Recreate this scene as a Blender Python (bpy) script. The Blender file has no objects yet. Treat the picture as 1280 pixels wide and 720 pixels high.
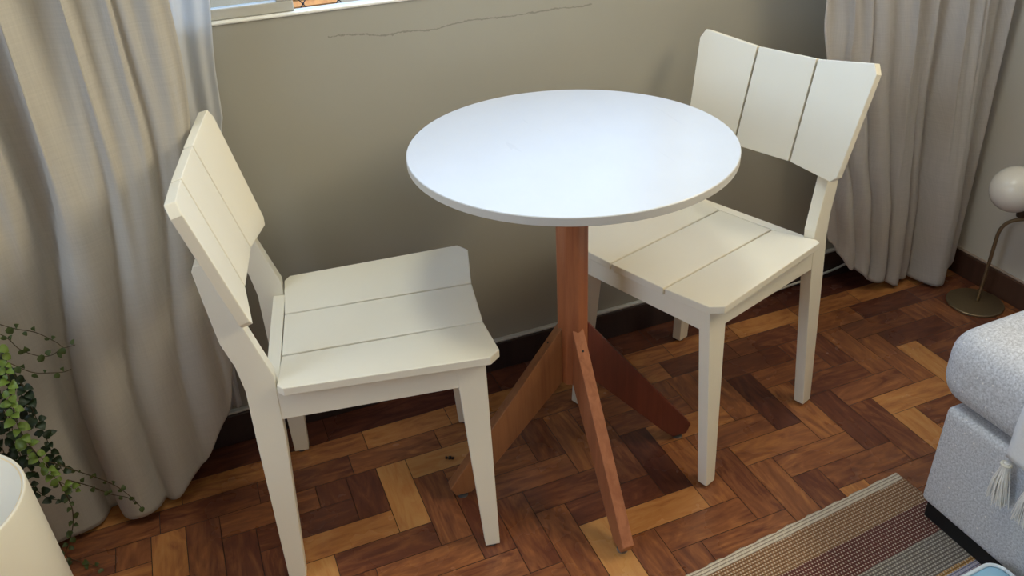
import bpy, bmesh, math, random
from mathutils import Vector, Matrix, noise
random.seed(7)
C = bpy.context.scene.collection
PI = math.pi
R = math.radians

# ------------------------------------------------------------------ helpers
def lin(c):
    return tuple(((v / 12.92) if v <= 0.04045 else ((v + 0.055) / 1.055) ** 2.4) for v in c)

def obj(name, bm, mat=None, parent=None, smooth=False, bevel=0.0, seg=2, angle=35):
    me = bpy.data.meshes.new(name)
    bmesh.ops.recalc_face_normals(bm, faces=bm.faces[:])
    if smooth:
        for f in bm.faces:
            f.smooth = True
    bm.to_mesh(me)
    bm.free()
    o = bpy.data.objects.new(name, me)
    C.objects.link(o)
    if mat is not None:
        for m in (mat if isinstance(mat, (list, tuple)) else [mat]):
            me.materials.append(m)
    if parent is not None:
        o.parent = parent
    if bevel > 0:
        b = o.modifiers.new('bevel', 'BEVEL')
        b.width = bevel
        b.segments = seg
        b.limit_method = 'ANGLE'
        b.angle_limit = R(angle)
        b.harden_normals = False
    return o

def thing(name, label, cat, loc=(0, 0, 0), rz=0.0, group=None):
    o = bpy.data.objects.new(name, None)
    o.empty_display_size = 0.05
    C.objects.link(o)
    o.location = loc
    o.rotation_euler = (0, 0, rz)
    o['label'] = label
    o['category'] = cat
    if group:
        o['group'] = group
    return o

def tag(o, label, cat, group=None):
    o['label'] = label
    o['category'] = cat
    if group:
        o['group'] = group
    return o

def struct(name, bm, mat, parent=None, **k):
    o = obj(name, bm, mat, parent, **k)
    o['kind'] = 'structure'
    return o

def box(bm, x0, x1, y0, y1, z0, z1):
    v = [bm.verts.new(p) for p in ((x0, y0, z0), (x1, y0, z0), (x1, y1, z0), (x0, y1, z0),
                                   (x0, y0, z1), (x1, y0, z1), (x1, y1, z1), (x0, y1, z1))]
    for f in ((0, 3, 2, 1), (4, 5, 6, 7), (0, 1, 5, 4), (1, 2, 6, 5), (2, 3, 7, 6), (3, 0, 4, 7)):
        bm.faces.new([v[i] for i in f])

def hull8(bm, bot, top):
    """prism between two matching point loops"""
    a = [bm.verts.new(p) for p in bot]
    b = [bm.verts.new(p) for p in top]
    n = len(a)
    bm.faces.new(list(reversed(a)))
    bm.faces.new(b)
    for i in range(n):
        j = (i + 1) % n
        bm.faces.new((a[i], a[j], b[j], b[i]))

def lathe(bm, prof, n=48, center=(0, 0, 0), rot=0.0):
    rings = []
    for r, z in prof:
        if r < 1e-6:
            rings.append([bm.verts.new((center[0], center[1], center[2] + z))])
        else:
            rings.append([bm.verts.new((center[0] + r * math.cos(rot + 2 * PI * i / n),
                                        center[1] + r * math.sin(rot + 2 * PI * i / n),
                                        center[2] + z)) for i in range(n)])
    for a, b in zip(rings[:-1], rings[1:]):
        for i in range(n):
            j = (i + 1) % n
            if len(a) == 1 and len(b) == 1:
                continue
            if len(a) == 1:
                bm.faces.new((a[0], b[j], b[i]))
            elif len(b) == 1:
                bm.faces.new((a[i], a[j], b[0]))
            else:
                bm.faces.new((a[i], a[j], b[j], b[i]))

def catmull(pts, k=6):
    P = [Vector(p) for p in pts]
    P = [P[0] * 2 - P[1]] + P + [P[-1] * 2 - P[-2]]
    out = []
    for i in range(1, len(P) - 2):
        for s in range(k):
            t = s / k
            a, b, c, d = P[i - 1], P[i], P[i + 1], P[i + 2]
            out.append(0.5 * ((2 * b) + (c - a) * t + (2 * a - 5 * b + 4 * c - d) * t * t + (3 * b - a - 3 * c + d) * t ** 3))
    out.append(P[-2])
    return out

def tube(bm, pts, r, n=8, r1=None):
    pts = [Vector(p) for p in pts]
    rings = []
    up = Vector((0.31, 0.22, 0.92)).normalized()
    for i, p in enumerate(pts):
        t = (pts[min(i + 1, len(pts) - 1)] - pts[max(i - 1, 0)]).normalized()
        a = t.cross(up)
        if a.length < 1e-3:
            a = t.cross(Vector((1, 0, 0)))
        a.normalize()
        b = t.cross(a).normalized()
        rr = r if r1 is None else r + (r1 - r) * i / (len(pts) - 1)
        rings.append([bm.verts.new(p + (a * math.cos(2 * PI * k / n) + b * math.sin(2 * PI * k / n)) * rr) for k in range(n)])
    for a, b in zip(rings[:-1], rings[1:]):
        for k in range(n):
            j = (k + 1) % n
            bm.faces.new((a[k], a[j], b[j], b[k]))
    bm.faces.new(list(reversed(rings[0])))
    bm.faces.new(rings[-1])

# ------------------------------------------------------------------ materials
class Nodes:
    def __init__(self, name):
        self.m = bpy.data.materials.new(name)
        self.m.use_nodes = True
        self.t = self.m.node_tree
        self.b = self.t.nodes['Principled BSDF']
        self.out = self.t.nodes['Material Output']
    def n(self, typ, **k):
        x = self.t.nodes.new(typ)
        for a, v in k.items():
            setattr(x, a, v)
        return x
    def l(self, a, b):
        self.t.links.new(a, b)
    def val(self, sock, v):
        if hasattr(v, 'node'):
            self.l(v, sock)
        else:
            sock.default_value = v
    def math(self, op, a, b=0.0, c=None):
        x = self.n('ShaderNodeMath', operation=op)
        self.val(x.inputs[0], a)
        self.val(x.inputs[1], b)
        if c is not None:
            self.val(x.inputs[2], c)
        return x.outputs[0]
    def mix(self, f, a, b):
        x = self.n('ShaderNodeMix', data_type='RGBA')
        self.val(x.inputs[0], f)
        for s, v in ((x.inputs[6], a), (x.inputs[7], b)):
            if hasattr(v, 'node'):
                self.l(v, s)
            else:
                s.default_value = (*v, 1) if len(v) == 3 else v
        return x.outputs[2]
    def noise(self, scale, detail=3, vec=None, rough=0.55, dist=0.0):
        x = self.n('ShaderNodeTexNoise')
        x.inputs['Scale'].default_value = scale
        x.inputs['Detail'].default_value = detail
        x.inputs['Roughness'].default_value = rough
        x.inputs['Distortion'].default_value = dist
        if vec is not None:
            self.l(vec, x.inputs['Vector'])
        return x.outputs['Fac']
    def coord(self, kind='Object'):
        return self.n('ShaderNodeTexCoord').outputs[kind]
    def mapping(self, vec, scale=(1, 1, 1), rot=(0, 0, 0)):
        x = self.n('ShaderNodeMapping')
        x.inputs['Scale'].default_value = scale
        x.inputs['Rotation'].default_value = rot
        self.l(vec, x.inputs['Vector'])
        return x.outputs[0]
    def xyz(self, vec):
        x = self.n('ShaderNodeSeparateXYZ')
        self.l(vec, x.inputs[0])
        return x.outputs
    def ramp(self, f, stops):
        x = self.n('ShaderNodeValToRGB')
        e = x.color_ramp.elements
        while len(e) < len(stops):
            e.new(0.5)
        for i, (p, c) in enumerate(stops):
            e[i].position = p
            e[i].color = (*c, 1)
        self.val(x.inputs[0], f)
        return x.outputs[0]
    def bump(self, h, strength=0.3, dist=0.002):
        x = self.n('ShaderNodeBump')
        x.inputs['Strength'].default_value = strength
        x.inputs['Distance'].default_value = dist
        self.l(h, x.inputs['Height'])
        self.l(x.outputs[0], self.b.inputs['Normal'])
    def base(self, c):
        self.val(self.b.inputs['Base Color'], c if hasattr(c, 'node') else (*c, 1))
    def set(self, **k):
        for a, v in k.items():
            self.val(self.b.inputs[a.replace('_', ' ')], v)

def simple(name, srgb, rough=0.5, metal=0.0, var=0.06, scale=30, bump=0.0, spec=0.5):
    N = Nodes(name)
    c = lin(srgb)
    d = tuple(max(0, v * (1 - var)) for v in c)
    f = N.noise(scale, 4, N.coord())
    N.base(N.mix(f, c, d))
    N.set(Roughness=rough, Metallic=metal)
    N.b.inputs['Specular IOR Level'].default_value = spec
    if bump:
        N.bump(f, bump, 0.001)
    return N.m

M = {}
# painted chair wood
def mk_paint():
    N = Nodes('cream_painted_wood')
    co = N.coord()
    f = N.noise(9, 4, co)
    g = N.noise(420, 2, N.mapping(co, (0.15, 1, 0.15)))
    N.base(N.mix(f, lin((0.945, 0.915, 0.845)), lin((0.925, 0.895, 0.82))))
    N.set(Roughness=N.math('MULTIPLY_ADD', f, 0.12, 0.34))
    N.bump(g, 0.05, 0.0006)
    return N.m
M['paint'] = mk_paint()

def mk_tabletop():
    N = Nodes('white_laminate')
    co = N.coord()
    f = N.noise(14, 5, co, 0.6)
    sc = N.noise(60, 2, N.mapping(co, (1, 0.12, 1), (0, 0, 0.7)), 0.4, 0.6)
    s = N.math('GREATER_THAN', sc, 0.735)
    c = N.mix(f, lin((0.795, 0.795, 0.795)), lin((0.775, 0.775, 0.78)))
    N.base(N.mix(N.math('MULTIPLY', s, 0.12), c, lin((0.6, 0.6, 0.62))))
    N.set(Roughness=N.math('MULTIPLY_ADD', f, 0.14, 0.27))
    return N.m
M['laminate'] = mk_tabletop()
M['edge_band'] = simple('grey_white_edge_band', (0.80, 0.79, 0.77), 0.5)

def mk_wood(name, a, b, scale=1.0, rough=0.38):
    N = Nodes(name)
    co = N.coord()
    v = N.mapping(co, (60 * scale, 60 * scale, 3 * scale))
    f = N.noise(1.0, 6, v, 0.65, 0.6)
    g = N.noise(5, 3, co)
    c = N.ramp(f, [(0.25, lin(b)), (0.55, lin(a)), (0.8, lin(tuple(min(1, x * 1.1) for x in a)))])
    N.base(N.mix(N.math('MULTIPLY', g, 0.35), c, lin(tuple(x * 0.8 for x in b))))
    N.set(Roughness=rough)
    N.bump(f, 0.12, 0.0008)
    return N.m
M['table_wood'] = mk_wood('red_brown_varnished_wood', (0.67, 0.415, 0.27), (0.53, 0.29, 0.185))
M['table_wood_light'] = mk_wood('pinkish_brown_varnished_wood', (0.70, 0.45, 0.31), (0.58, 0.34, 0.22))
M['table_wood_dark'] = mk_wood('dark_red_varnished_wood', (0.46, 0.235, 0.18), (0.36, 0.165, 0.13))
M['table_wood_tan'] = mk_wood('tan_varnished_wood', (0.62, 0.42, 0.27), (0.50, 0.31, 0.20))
M['baseboard'] = mk_wood('dark_baseboard_wood', (0.22, 0.16, 0.15), (0.15, 0.11, 0.105), 0.3, 0.45)
M['baseboard_r'] = mk_wood('brown_baseboard_wood', (0.33, 0.22, 0.17), (0.23, 0.15, 0.12), 0.3, 0.45)

def mk_floor():
    N = Nodes('varnished_parquet')
    at = N.n('ShaderNodeAttribute', attribute_name='plank')
    sep = N.n('ShaderNodeSeparateColor')
    N.l(at.outputs['Color'], sep.inputs[0])
    tone, rnd = sep.outputs[0], sep.outputs[1]
    uv = N.n('ShaderNodeUVMap', uv_map='grain').outputs[0]
    g1 = N.noise(1.0, 7, N.mapping(uv, (9, 110, 1)), 0.62, 0.8)
    g2 = N.noise(1.0, 4, N.mapping(uv, (7, 26, 1)), 0.55, 2.2)
    t = N.math('ADD', tone, N.math('MULTIPLY', N.math('SUBTRACT', g1, 0.5), 0.34))
    t = N.math('ADD', t, N.math('MULTIPLY', N.math('SUBTRACT', g2, 0.5), 0.75))
    c = N.ramp(t, [(0.0, lin((0.30, 0.165, 0.145))), (0.3, lin((0.41, 0.24, 0.175))), (0.52, lin((0.55, 0.345, 0.22))),
                   (0.75, lin((0.70, 0.47, 0.275))), (1.0, lin((0.75, 0.55, 0.335)))])
    kn = N.math('GREATER_THAN', N.noise(1.0, 3, N.mapping(uv, (6, 22, 1)), 0.5, 1.5), 0.74)
    c = N.mix(N.math('MULTIPLY', kn, 0.22), c, lin((0.27, 0.17, 0.13)))
    N.base(c)
    co = N.coord()
    w = N.noise(5, 4, co)
    N.set(Roughness=N.math('MULTIPLY_ADD', w, 0.2, 0.16))
    N.b.inputs['Specular IOR Level'].default_value = 0.5
    N.bump(N.math('ADD', N.math('MULTIPLY', g1, 0.25), N.noise(14, 2, co)), 0.14, 0.0015)
    return N.m
M['floor'] = mk_floor()
M['joint'] = simple('dark_parquet_joint', (0.13, 0.075, 0.05), 0.7)

CRACK = [(0.2546, 0.8619), (0.2879, 0.8618), (0.3302, 0.8567), (0.3604, 0.8488), (0.3925, 0.8520), (0.4404, 0.8486),
         (0.4699, 0.8500), (0.5234, 0.8568), (0.6254, 0.8530), (0.7137, 0.8544), (0.8049, 0.8543)]
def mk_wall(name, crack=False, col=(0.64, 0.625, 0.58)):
    N = Nodes(name)
    co = N.coord()
    f = N.noise(3.2, 5, co)
    fine = N.noise(90, 3, co)
    c = N.mix(f, lin(col), lin(tuple(x * 0.965 for x in col)))
    h = N.math('ADD', N.math('MULTIPLY', N.noise(7, 3, co), 1.0), N.math('MULTIPLY', fine, 0.12))
    if crack:
        X = N.xyz(co)
        x, z = X[0], X[2]
        x0, x1, z0, z1 = CRACK[0][0], CRACK[-1][0], 0.84, 0.87
        u = N.math('DIVIDE', N.math('SUBTRACT', x, x0), x1 - x0)
        fc = N.n('ShaderNodeFloatCurve')
        cv = fc.mapping.curves[0]
        pts = [((a - x0) / (x1 - x0), (b - z0) / (z1 - z0)) for a, b in CRACK]
        while len(cv.points) < len(pts):
            cv.points.new(0.5, 0.5)
        for p, q in zip(cv.points, pts):
            p.location = q
            p.handle_type = 'VECTOR'
        fc.mapping.update()
        N.l(u, fc.inputs['Value'])
        zc = N.math('MULTIPLY_ADD', fc.outputs[0], z1 - z0, z0)
        zc = N.math('ADD', zc, N.math('MULTIPLY', N.math('SUBTRACT', N.noise(38, 6, co, 0.75), 0.5), 0.017))
        d = N.math('ABSOLUTE', N.math('SUBTRACT', z, zc))
        wd = N.math('MULTIPLY_ADD', N.noise(40, 2, co), 0.0022, 0.0001)
        k = N.math('LESS_THAN', d, wd)
        k = N.math('MULTIPLY', k, N.math('GREATER_THAN', u, 0.0))
        k = N.math('MULTIPLY', k, N.math('LESS_THAN', u, 1.0))
        c = N.mix(N.math('MULTIPLY', k, 0.42), c, lin((0.3, 0.28, 0.25)))
    N.base(c)
    N.set(Roughness=0.62)
    N.bump(h, 0.18, 0.004)
    return N.m
M['wall'] = mk_wall('lightened_wall_paint', False, (0.80, 0.775, 0.73))  # colour lightened to make up for the little light on the right wall
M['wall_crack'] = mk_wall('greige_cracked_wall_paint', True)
M['ceiling'] = mk_wall('white_ceiling_paint', False, (0.88, 0.87, 0.84))
M['sill_white'] = simple('white_sill_paint', (0.93, 0.92, 0.89), 0.45)
M['frame'] = simple('pale_window_frame_paint', (0.72, 0.71, 0.68), 0.4)
M['white_plastic'] = simple('white_cable_plastic', (0.78, 0.77, 0.75), 0.45)

def mk_cloth(name, col, transl=0.3, transp=0.0, warp=420, stripe=0.16):
    N = Nodes(name)
    co = N.coord()
    uv = N.n('ShaderNodeUVMap', uv_map='cloth').outputs[0]
    a = N.noise(1.0, 3, N.mapping(uv, (warp, 9, 1)), 0.6)
    b = N.noise(1.0, 3, N.mapping(uv, (14, warp * 0.8, 1)), 0.6)
    s = N.noise(1.0, 2, N.mapping(uv, (26, 0.7, 1)))
    f = N.math('MULTIPLY', N.math('ADD', a, b), 0.5)
    c = N.mix(f, lin(tuple(x * 0.85 for x in col)), lin(tuple(min(1, x * 1.05) for x in col)))
    c = N.mix(N.math('MULTIPLY', s, stripe), c, lin(tuple(x * 0.86 for x in col)))
    N.base(c)
    N.set(Roughness=0.92)
    N.b.inputs['Specular IOR Level'].default_value = 0.15
    N.b.inputs['Sheen Weight'].default_value = 0.15
    N.bump(f, 0.25, 0.0012)
    tr = N.n('ShaderNodeBsdfTranslucent')
    N.l(c, tr.inputs['Color'])
    mx = N.n('ShaderNodeMixShader')
    mx.inputs[0].default_value = transl
    N.l(N.b.outputs[0], mx.inputs[1])
    N.l(tr.outputs[0], mx.inputs[2])
    last = mx.outputs[0]
    if transp:
        tp = N.n('ShaderNodeBsdfTransparent')
        m2 = N.n('ShaderNodeMixShader')
        w = N.math('MULTIPLY_ADD', f, 0.25, transp - 0.12)
        N.l(w, m2.inputs[0])
        N.l(last, m2.inputs[1])
        N.l(tp.outputs[0], m2.inputs[2])
        last = m2.outputs[0]
    N.l(last, N.out.inputs['Surface'])
    return N.m
M['linen'] = mk_cloth('oatmeal_linen', (0.83, 0.805, 0.765), 0.22, 0, 420, 0.34)
M['linen_r'] = mk_cloth('greyish_linen', (0.93, 0.91, 0.90), 0.42)
M['sheer'] = mk_cloth('white_voile', (0.95, 0.95, 0.96), 0.45, 0.22, 700, 0.05)

def mk_sofa():
    N = Nodes('speckled_grey_upholstery')
    co = N.coord()
    a = N.noise(260, 3, co, 0.7)
    b = N.noise(120, 2, co)
    c = N.ramp(a, [(0.3, lin((0.64, 0.635, 0.64))), (0.5, lin((0.77, 0.765, 0.77))), (0.72, lin((0.87, 0.87, 0.88)))])
    v = N.n('ShaderNodeTexVoronoi')
    v.inputs['Scale'].default_value = 75
    N.l(co, v.inputs['Vector'])
    k = N.math('MULTIPLY', N.math('LESS_THAN', v.outputs['Distance'], 0.13), N.math('GREATER_THAN', b, 0.52))
    c = N.mix(N.math('MULTIPLY', k, 0.8), c, lin((0.95, 0.93, 0.90)))
    N.base(c)
    N.set(Roughness=0.95)
    N.b.inputs['Specular IOR Level'].default_value = 0.15
    N.bump(a, 0.35, 0.002)
    return N.m
M['sofa'] = mk_sofa()
M['plinth'] = simple('black_plinth', (0.05, 0.055, 0.06), 0.6)

def mk_rug():
    N = Nodes('striped_woven_rug')
    co = N.coord()
    X = N.xyz(co)
    x, d = X[0], N.math('MULTIPLY', X[1], -1.0)     # d = distance from the far edge
    dd = N.math('MODULO', d, 0.30)
    wob = N.math('ADD', dd, N.math('MULTIPLY', N.math('SUBTRACT', N.noise(25, 2, co), 0.5), 0.006))
    cols = [(0.0, (0.80, 0.75, 0.69)), (0.020, (0.60, 0.46, 0.35)), (0.078, (0.60, 0.47, 0.36)), (0.084, (0.43, 0.27, 0.25)),
            (0.145, (0.44, 0.28, 0.26)), (0.150, (0.53, 0.50, 0.47)), (0.212, (0.55, 0.52, 0.49)), (0.218, (0.70, 0.53, 0.32)),
            (0.228, (0.68, 0.66, 0.74)), (0.240, (0.55, 0.40, 0.42)), (0.250, (0.62, 0.55, 0.36)), (0.262, (0.62, 0.60, 0.58))]
    cr = N.n('ShaderNodeValToRGB')
    cr.color_ramp.interpolation = 'CONSTANT'
    e = cr.color_ramp.elements
    while len(e) < len(cols):
        e.new(0.5)
    for i, (p, c) in enumerate(cols):
        e[i].position = p / 0.30
        e[i].color = (*lin(c), 1)
    N.l(N.math('DIVIDE', wob, 0.30), cr.inputs[0])
    rib = 0.0068
    rv = N.math('DIVIDE', d, rib)
    row = N.math('FLOOR', rv)
    fr = N.math('FRACT', rv)
    px = N.math('ADD', N.math('DIVIDE', x, 0.0062), N.math('MULTIPLY', row, 0.5))
    fx = N.math('FRACT', px)
    hr = N.math('SINE', N.math('MULTIPLY', fr, PI))
    hx = N.math('SINE', N.math('MULTIPLY', fx, PI))
    h = N.math('MULTIPLY', N.math('POWER', hr, 0.6), N.math('MULTIPLY_ADD', hx, 0.4, 0.6))
    gap = N.math('LESS_THAN', hr, 0.42)
    dot = N.math('MULTIPLY', N.math('GREATER_THAN', hx, 0.80), N.math('GREATER_THAN', hr, 0.8))
    c = N.mix(N.math('MULTIPLY', gap, 0.55), cr.outputs[0], lin((0.26, 0.18, 0.14)))
    c = N.mix(N.math('MULTIPLY', dot, 0.62), c, lin((0.86, 0.82, 0.76)))
    N.base(c)
    N.set(Roughness=0.95)
    N.b.inputs['Specular IOR Level'].default_value = 0.1
    N.bump(h, 0.8, 0.003)
    return N.m
M['rug'] = mk_rug()
M['brass'] = simple('satin_bronze_metal', (0.60, 0.53, 0.42), 0.38, 0.85)
M['globe'] = simple('opal_glass', (0.90, 0.87, 0.82), 0.22)
M['socket'] = simple('dark_bronze', (0.30, 0.26, 0.21), 0.4, 0.7)
M['throw'] = simple('white_woven_cotton', (0.92, 0.91, 0.90), 0.95, 0, 0.15, 300, 0.4, 0.1)
M['tassel'] = simple('white_cotton_yarn', (0.93, 0.91, 0.88), 0.95, 0, 0.12, 400, 0.2, 0.1)
M['ring'] = simple('pale_knot_yarn', (0.86, 0.83, 0.76), 0.8)
M['blue'] = simple('light_blue_fabric', (0.66, 0.83, 0.92), 0.7, 0, 0.07, 60, 0.1, 0.2)
M['piping'] = simple('white_piping', (0.93, 0.95, 0.96), 0.7)
M['drum'] = simple('off_white_lacquer', (0.93, 0.91, 0.85), 0.4, 0, 0.03, 8)
M['drumtop'] = simple('warm_tinted_lacquer_top', (0.93, 0.85, 0.69), 0.5, 0, 0.05, 6)  # warm light tint put into the top's colour, against the bluish sky
M['glide'] = simple('grey_felt_glide', (0.30, 0.28, 0.27), 0.6)
M['metal_glide'] = simple('steel_glide', (0.55, 0.55, 0.55), 0.35, 0.8)
M['crumb'] = simple('black_scrap', (0.07, 0.065, 0.06), 0.4)
M['pot'] = simple('terracotta_pot', (0.62, 0.42, 0.32), 0.7)
M['soil'] = simple('dark_soil', (0.16, 0.12, 0.09), 0.9)
M['stand'] = simple('dark_stand_wood', (0.33, 0.22, 0.15), 0.5)
M['stem'] = simple('brown_vine_stem', (0.30, 0.25, 0.15), 0.6)
def mk_leaf(name, a, b):
    N = Nodes(name)
    co = N.coord()
    f = N.noise(45, 2, co)
    c = N.mix(f, lin(a), lin(b))
    N.base(c)
    N.set(Roughness=0.45)
    tr = N.n('ShaderNodeBsdfTranslucent')
    N.l(c, tr.inputs['Color'])
    mx = N.n('ShaderNodeMixShader')
    mx.inputs[0].default_value = 0.25
    N.l(N.b.outputs[0], mx.inputs[1])
    N.l(tr.outputs[0], mx.inputs[2])
    N.l(mx.outputs[0], N.out.inputs['Surface'])
    return N.m
M['leaf_lit'] = mk_leaf('lit_ivy_leaf', (0.52, 0.60, 0.24), (0.36, 0.47, 0.18))  # leaf colour brightened for the vine that catches the light
M['leaf_shaded'] = mk_leaf('shaded_ivy_leaf', (0.17, 0.24, 0.12), (0.10, 0.16, 0.08))  # same leaf, with the shade of the vines behind put into its colour
M['leaf_mid'] = mk_leaf('green_ivy_leaf', (0.33, 0.39, 0.19), (0.22, 0.28, 0.13))
def mk_glass():
    N = Nodes('window_glass')
    tp = N.n('ShaderNodeBsdfTransparent')
    tp.inputs[0].default_value = (0.96, 0.98, 0.97, 1)
    gl = N.n('ShaderNodeBsdfGlossy')
    gl.inputs['Roughness'].default_value = 0.02
    fr = N.n('ShaderNodeFresnel')
    fr.inputs[0].default_value = 1.45
    mx = N.n('ShaderNodeMixShader')
    N.l(fr.outputs[0], mx.inputs[0])
    N.l(tp.outputs[0], mx.inputs[1])
    N.l(gl.outputs[0], mx.inputs[2])
    N.l(mx.outputs[0], N.out.inputs['Surface'])
    return N.m
M['glass'] = mk_glass()
M['net'] = simple('dark_net_wire', (0.13, 0.11, 0.09), 0.6)
M['facade'] = simple('pale_rendered_facade', (0.56, 0.51, 0.43), 0.9, 0, 0.35, 6, 0.3)
M['shutter'] = mk_wood('orange_slatted_wood', (0.66, 0.45, 0.22), (0.56, 0.34, 0.14), 0.3, 0.7)
M['roof'] = simple('terracotta_roof', (0.55, 0.33, 0.22), 0.85)
M['ground'] = simple('outdoor_paving', (0.40, 0.39, 0.36), 0.9, 0, 0.3, 4)
M['shrub'] = mk_leaf('outdoor_shrub_leaf', (0.42, 0.44, 0.34), (0.26, 0.30, 0.2))
M['concrete'] = simple('outside_sill_concrete', (0.55, 0.54, 0.50), 0.9)

# ------------------------------------------------------------------ the room
WY, RX, LX, BY, CZ = 1.5914, 1.905, -1.75, -1.7, 2.55     # back wall, right wall, left wall, rear wall, ceiling
SILL, HEAD = 0.9095, 2.2
WX0, WX1 = -0.95, 1.86
def wall_quad(pts, mat, name):
    bm = bmesh.new()
    bm.faces.new([bm.verts.new(p) for p in pts])
    return struct(name, bm, mat)
TH = 0.16
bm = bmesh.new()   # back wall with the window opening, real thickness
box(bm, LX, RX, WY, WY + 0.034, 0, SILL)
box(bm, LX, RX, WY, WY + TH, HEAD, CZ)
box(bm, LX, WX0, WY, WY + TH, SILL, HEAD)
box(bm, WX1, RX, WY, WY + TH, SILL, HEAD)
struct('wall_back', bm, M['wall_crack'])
RW, LW = (-0.25, 0.85, 1.55, 2.3), (-0.35, 0.95, 0.92, 2.2)      # unseen openings added for fill light: y0, y1, z0, z1
def side_wall(name, x0, x1, o):
    bm = bmesh.new()
    box(bm, x0, x1, BY - TH, WY + TH, 0, o[2]); box(bm, x0, x1, BY - TH, WY + TH, o[3], CZ)
    box(bm, x0, x1, BY - TH, o[0], o[2], o[3]); box(bm, x0, x1, o[1], WY + TH, o[2], o[3])
    struct(name, bm, M['wall'])
    bm = bmesh.new()
    xm = (x0 + x1) / 2
    for ya, yb, za, zb in ((o[0], o[1], o[2], o[2] + .04), (o[0], o[1], o[3] - .04, o[3]), (o[0], o[0] + .04, o[2] + .04, o[3] - .04),
                           (o[1] - .04, o[1], o[2] + .04, o[3] - .04), ((o[0] + o[1]) / 2 - .02, (o[0] + o[1]) / 2 + .02, o[2] + .04, o[3] - .04)):
        box(bm, xm - .025, xm + .025, ya, yb, za, zb)
    return bm
struct('added_window_right', side_wall('wall_right', RX, RX + TH, RW), M['frame'], bevel=.002)  # unseen window added to bring warm fill from the right
struct('added_window_left', side_wall('wall_left', LX - TH, LX, LW), M['frame'], bevel=.002)  # unseen window added to bring soft fill from the left
bm = bmesh.new(); box(bm, LX, RX, BY - TH, BY, 0, CZ); struct('wall_rear', bm, M['wall'])
bm = bmesh.new(); box(bm, LX - TH, RX + TH, BY - TH, WY + TH, CZ, CZ + 0.12); struct('ceiling', bm, M['ceiling'])

# parquet: every plank a quad with its own tone
W = 0.0655
X0, Y0 = 0.1745, 1.168
OVR = [(0.156, 1.201, 0.8), (0.259, 1.323, 0.95), (0.544, 0.976, 0.95), (0.66, 1.012, 0.8), (0.248, 1.472, 0.75), (0.209, 1.262, 0.9),
       (0.143, 1.293, 0.25), (0.163, 1.458, 0.6), (0.207, 1.396, 0.5), (0.292, 1.225, 0.45), (0.531, 1.246, 0.4), (0.702, 1.118, 0.15),
       (0.361, 1.059, 0.35), (0.467, 0.995, 0.45), (0.638, 1.45, 0.75), (0.677, 1.229, 0.35), (0.773, 1.205, 0.4), (0.456, 1.167, 0.3),
       (0.452, 1.253, 0.5), (1.039, 1.174, 0.12), (0.715, 1.044, 0.08), (1.173, 1.025, 0.22), (0.947, 1.195, 0.8),
       (1.358, 1.047, 0.75), (1.532, 1.187, 0.85), (1.298, 0.976, 0.85), (0.806, 0.993, 0.75), (1.013, 1.058, 0.55), (1.074, 1.0, 0.5),
       (1.097, 1.125, 0.5), (1.155, 1.097, 0.55), (1.327, 1.132, 0.45), (1.449, 1.187, 0.5), (1.028, 0.945, 0.4), (0.769, 1.122, 0.55),
       (0.873, 0.989, 0.4), (0.927, 0.946, 0.5), (0.789, 1.204, 0.6), (0.979, 1.452, 0.6), (1.193, 1.336, 0.25), (1.325, 1.259, 0.3),
       (0.973, 1.362, 0.5), (0.759, 0.963, 0.45), (-0.129, 1.458, 0.65), (0.084, 1.196, 0.75), (0.02, 1.151, 0.9), (0.068, 1.367, 0.35),
       (-0.261, 1.319, 0.7), (-0.189, 1.285, 0.4), (-0.127, 1.244, 0.3), (0.091, 1.398, 0.35), (0.09, 1.119, 0.35), (-0.12, 1.398, 0.35)]
planks = []     # x0, x1, y0, y1, horizontal, tone
rp = random.Random(3)
def tone():
    return min(0.95, max(0.05, rp.gauss(0.44, 0.10)))
YF = Y0 + 3 * W            # the field stops here; straight rows run along the wall
for i in range(-32, 30):
    for j in range(-46, 5):
        t = (i + j - 3) % 6    # cell (0,0) holds value 3
        t = (i + j + 3) % 6
        if t == 0:
            planks.append([X0 + i * W, X0 + (i + 3) * W, Y0 + j * W, Y0 + (j + 1) * W, 1])
        elif t == 3:
            planks.append([X0 + i * W, X0 + (i + 1) * W, Y0 + j * W, Y0 + (j + 3) * W, 0])
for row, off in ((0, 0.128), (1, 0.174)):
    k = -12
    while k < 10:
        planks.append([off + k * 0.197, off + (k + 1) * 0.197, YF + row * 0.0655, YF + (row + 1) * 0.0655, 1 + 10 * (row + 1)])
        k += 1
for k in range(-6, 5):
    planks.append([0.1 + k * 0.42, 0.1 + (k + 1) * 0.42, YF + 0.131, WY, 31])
bm = bmesh.new()
uvl = bm.loops.layers.uv.new('grain')
cl = bm.loops.layers.float_color.new('plank')
g = 0.0007
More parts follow.
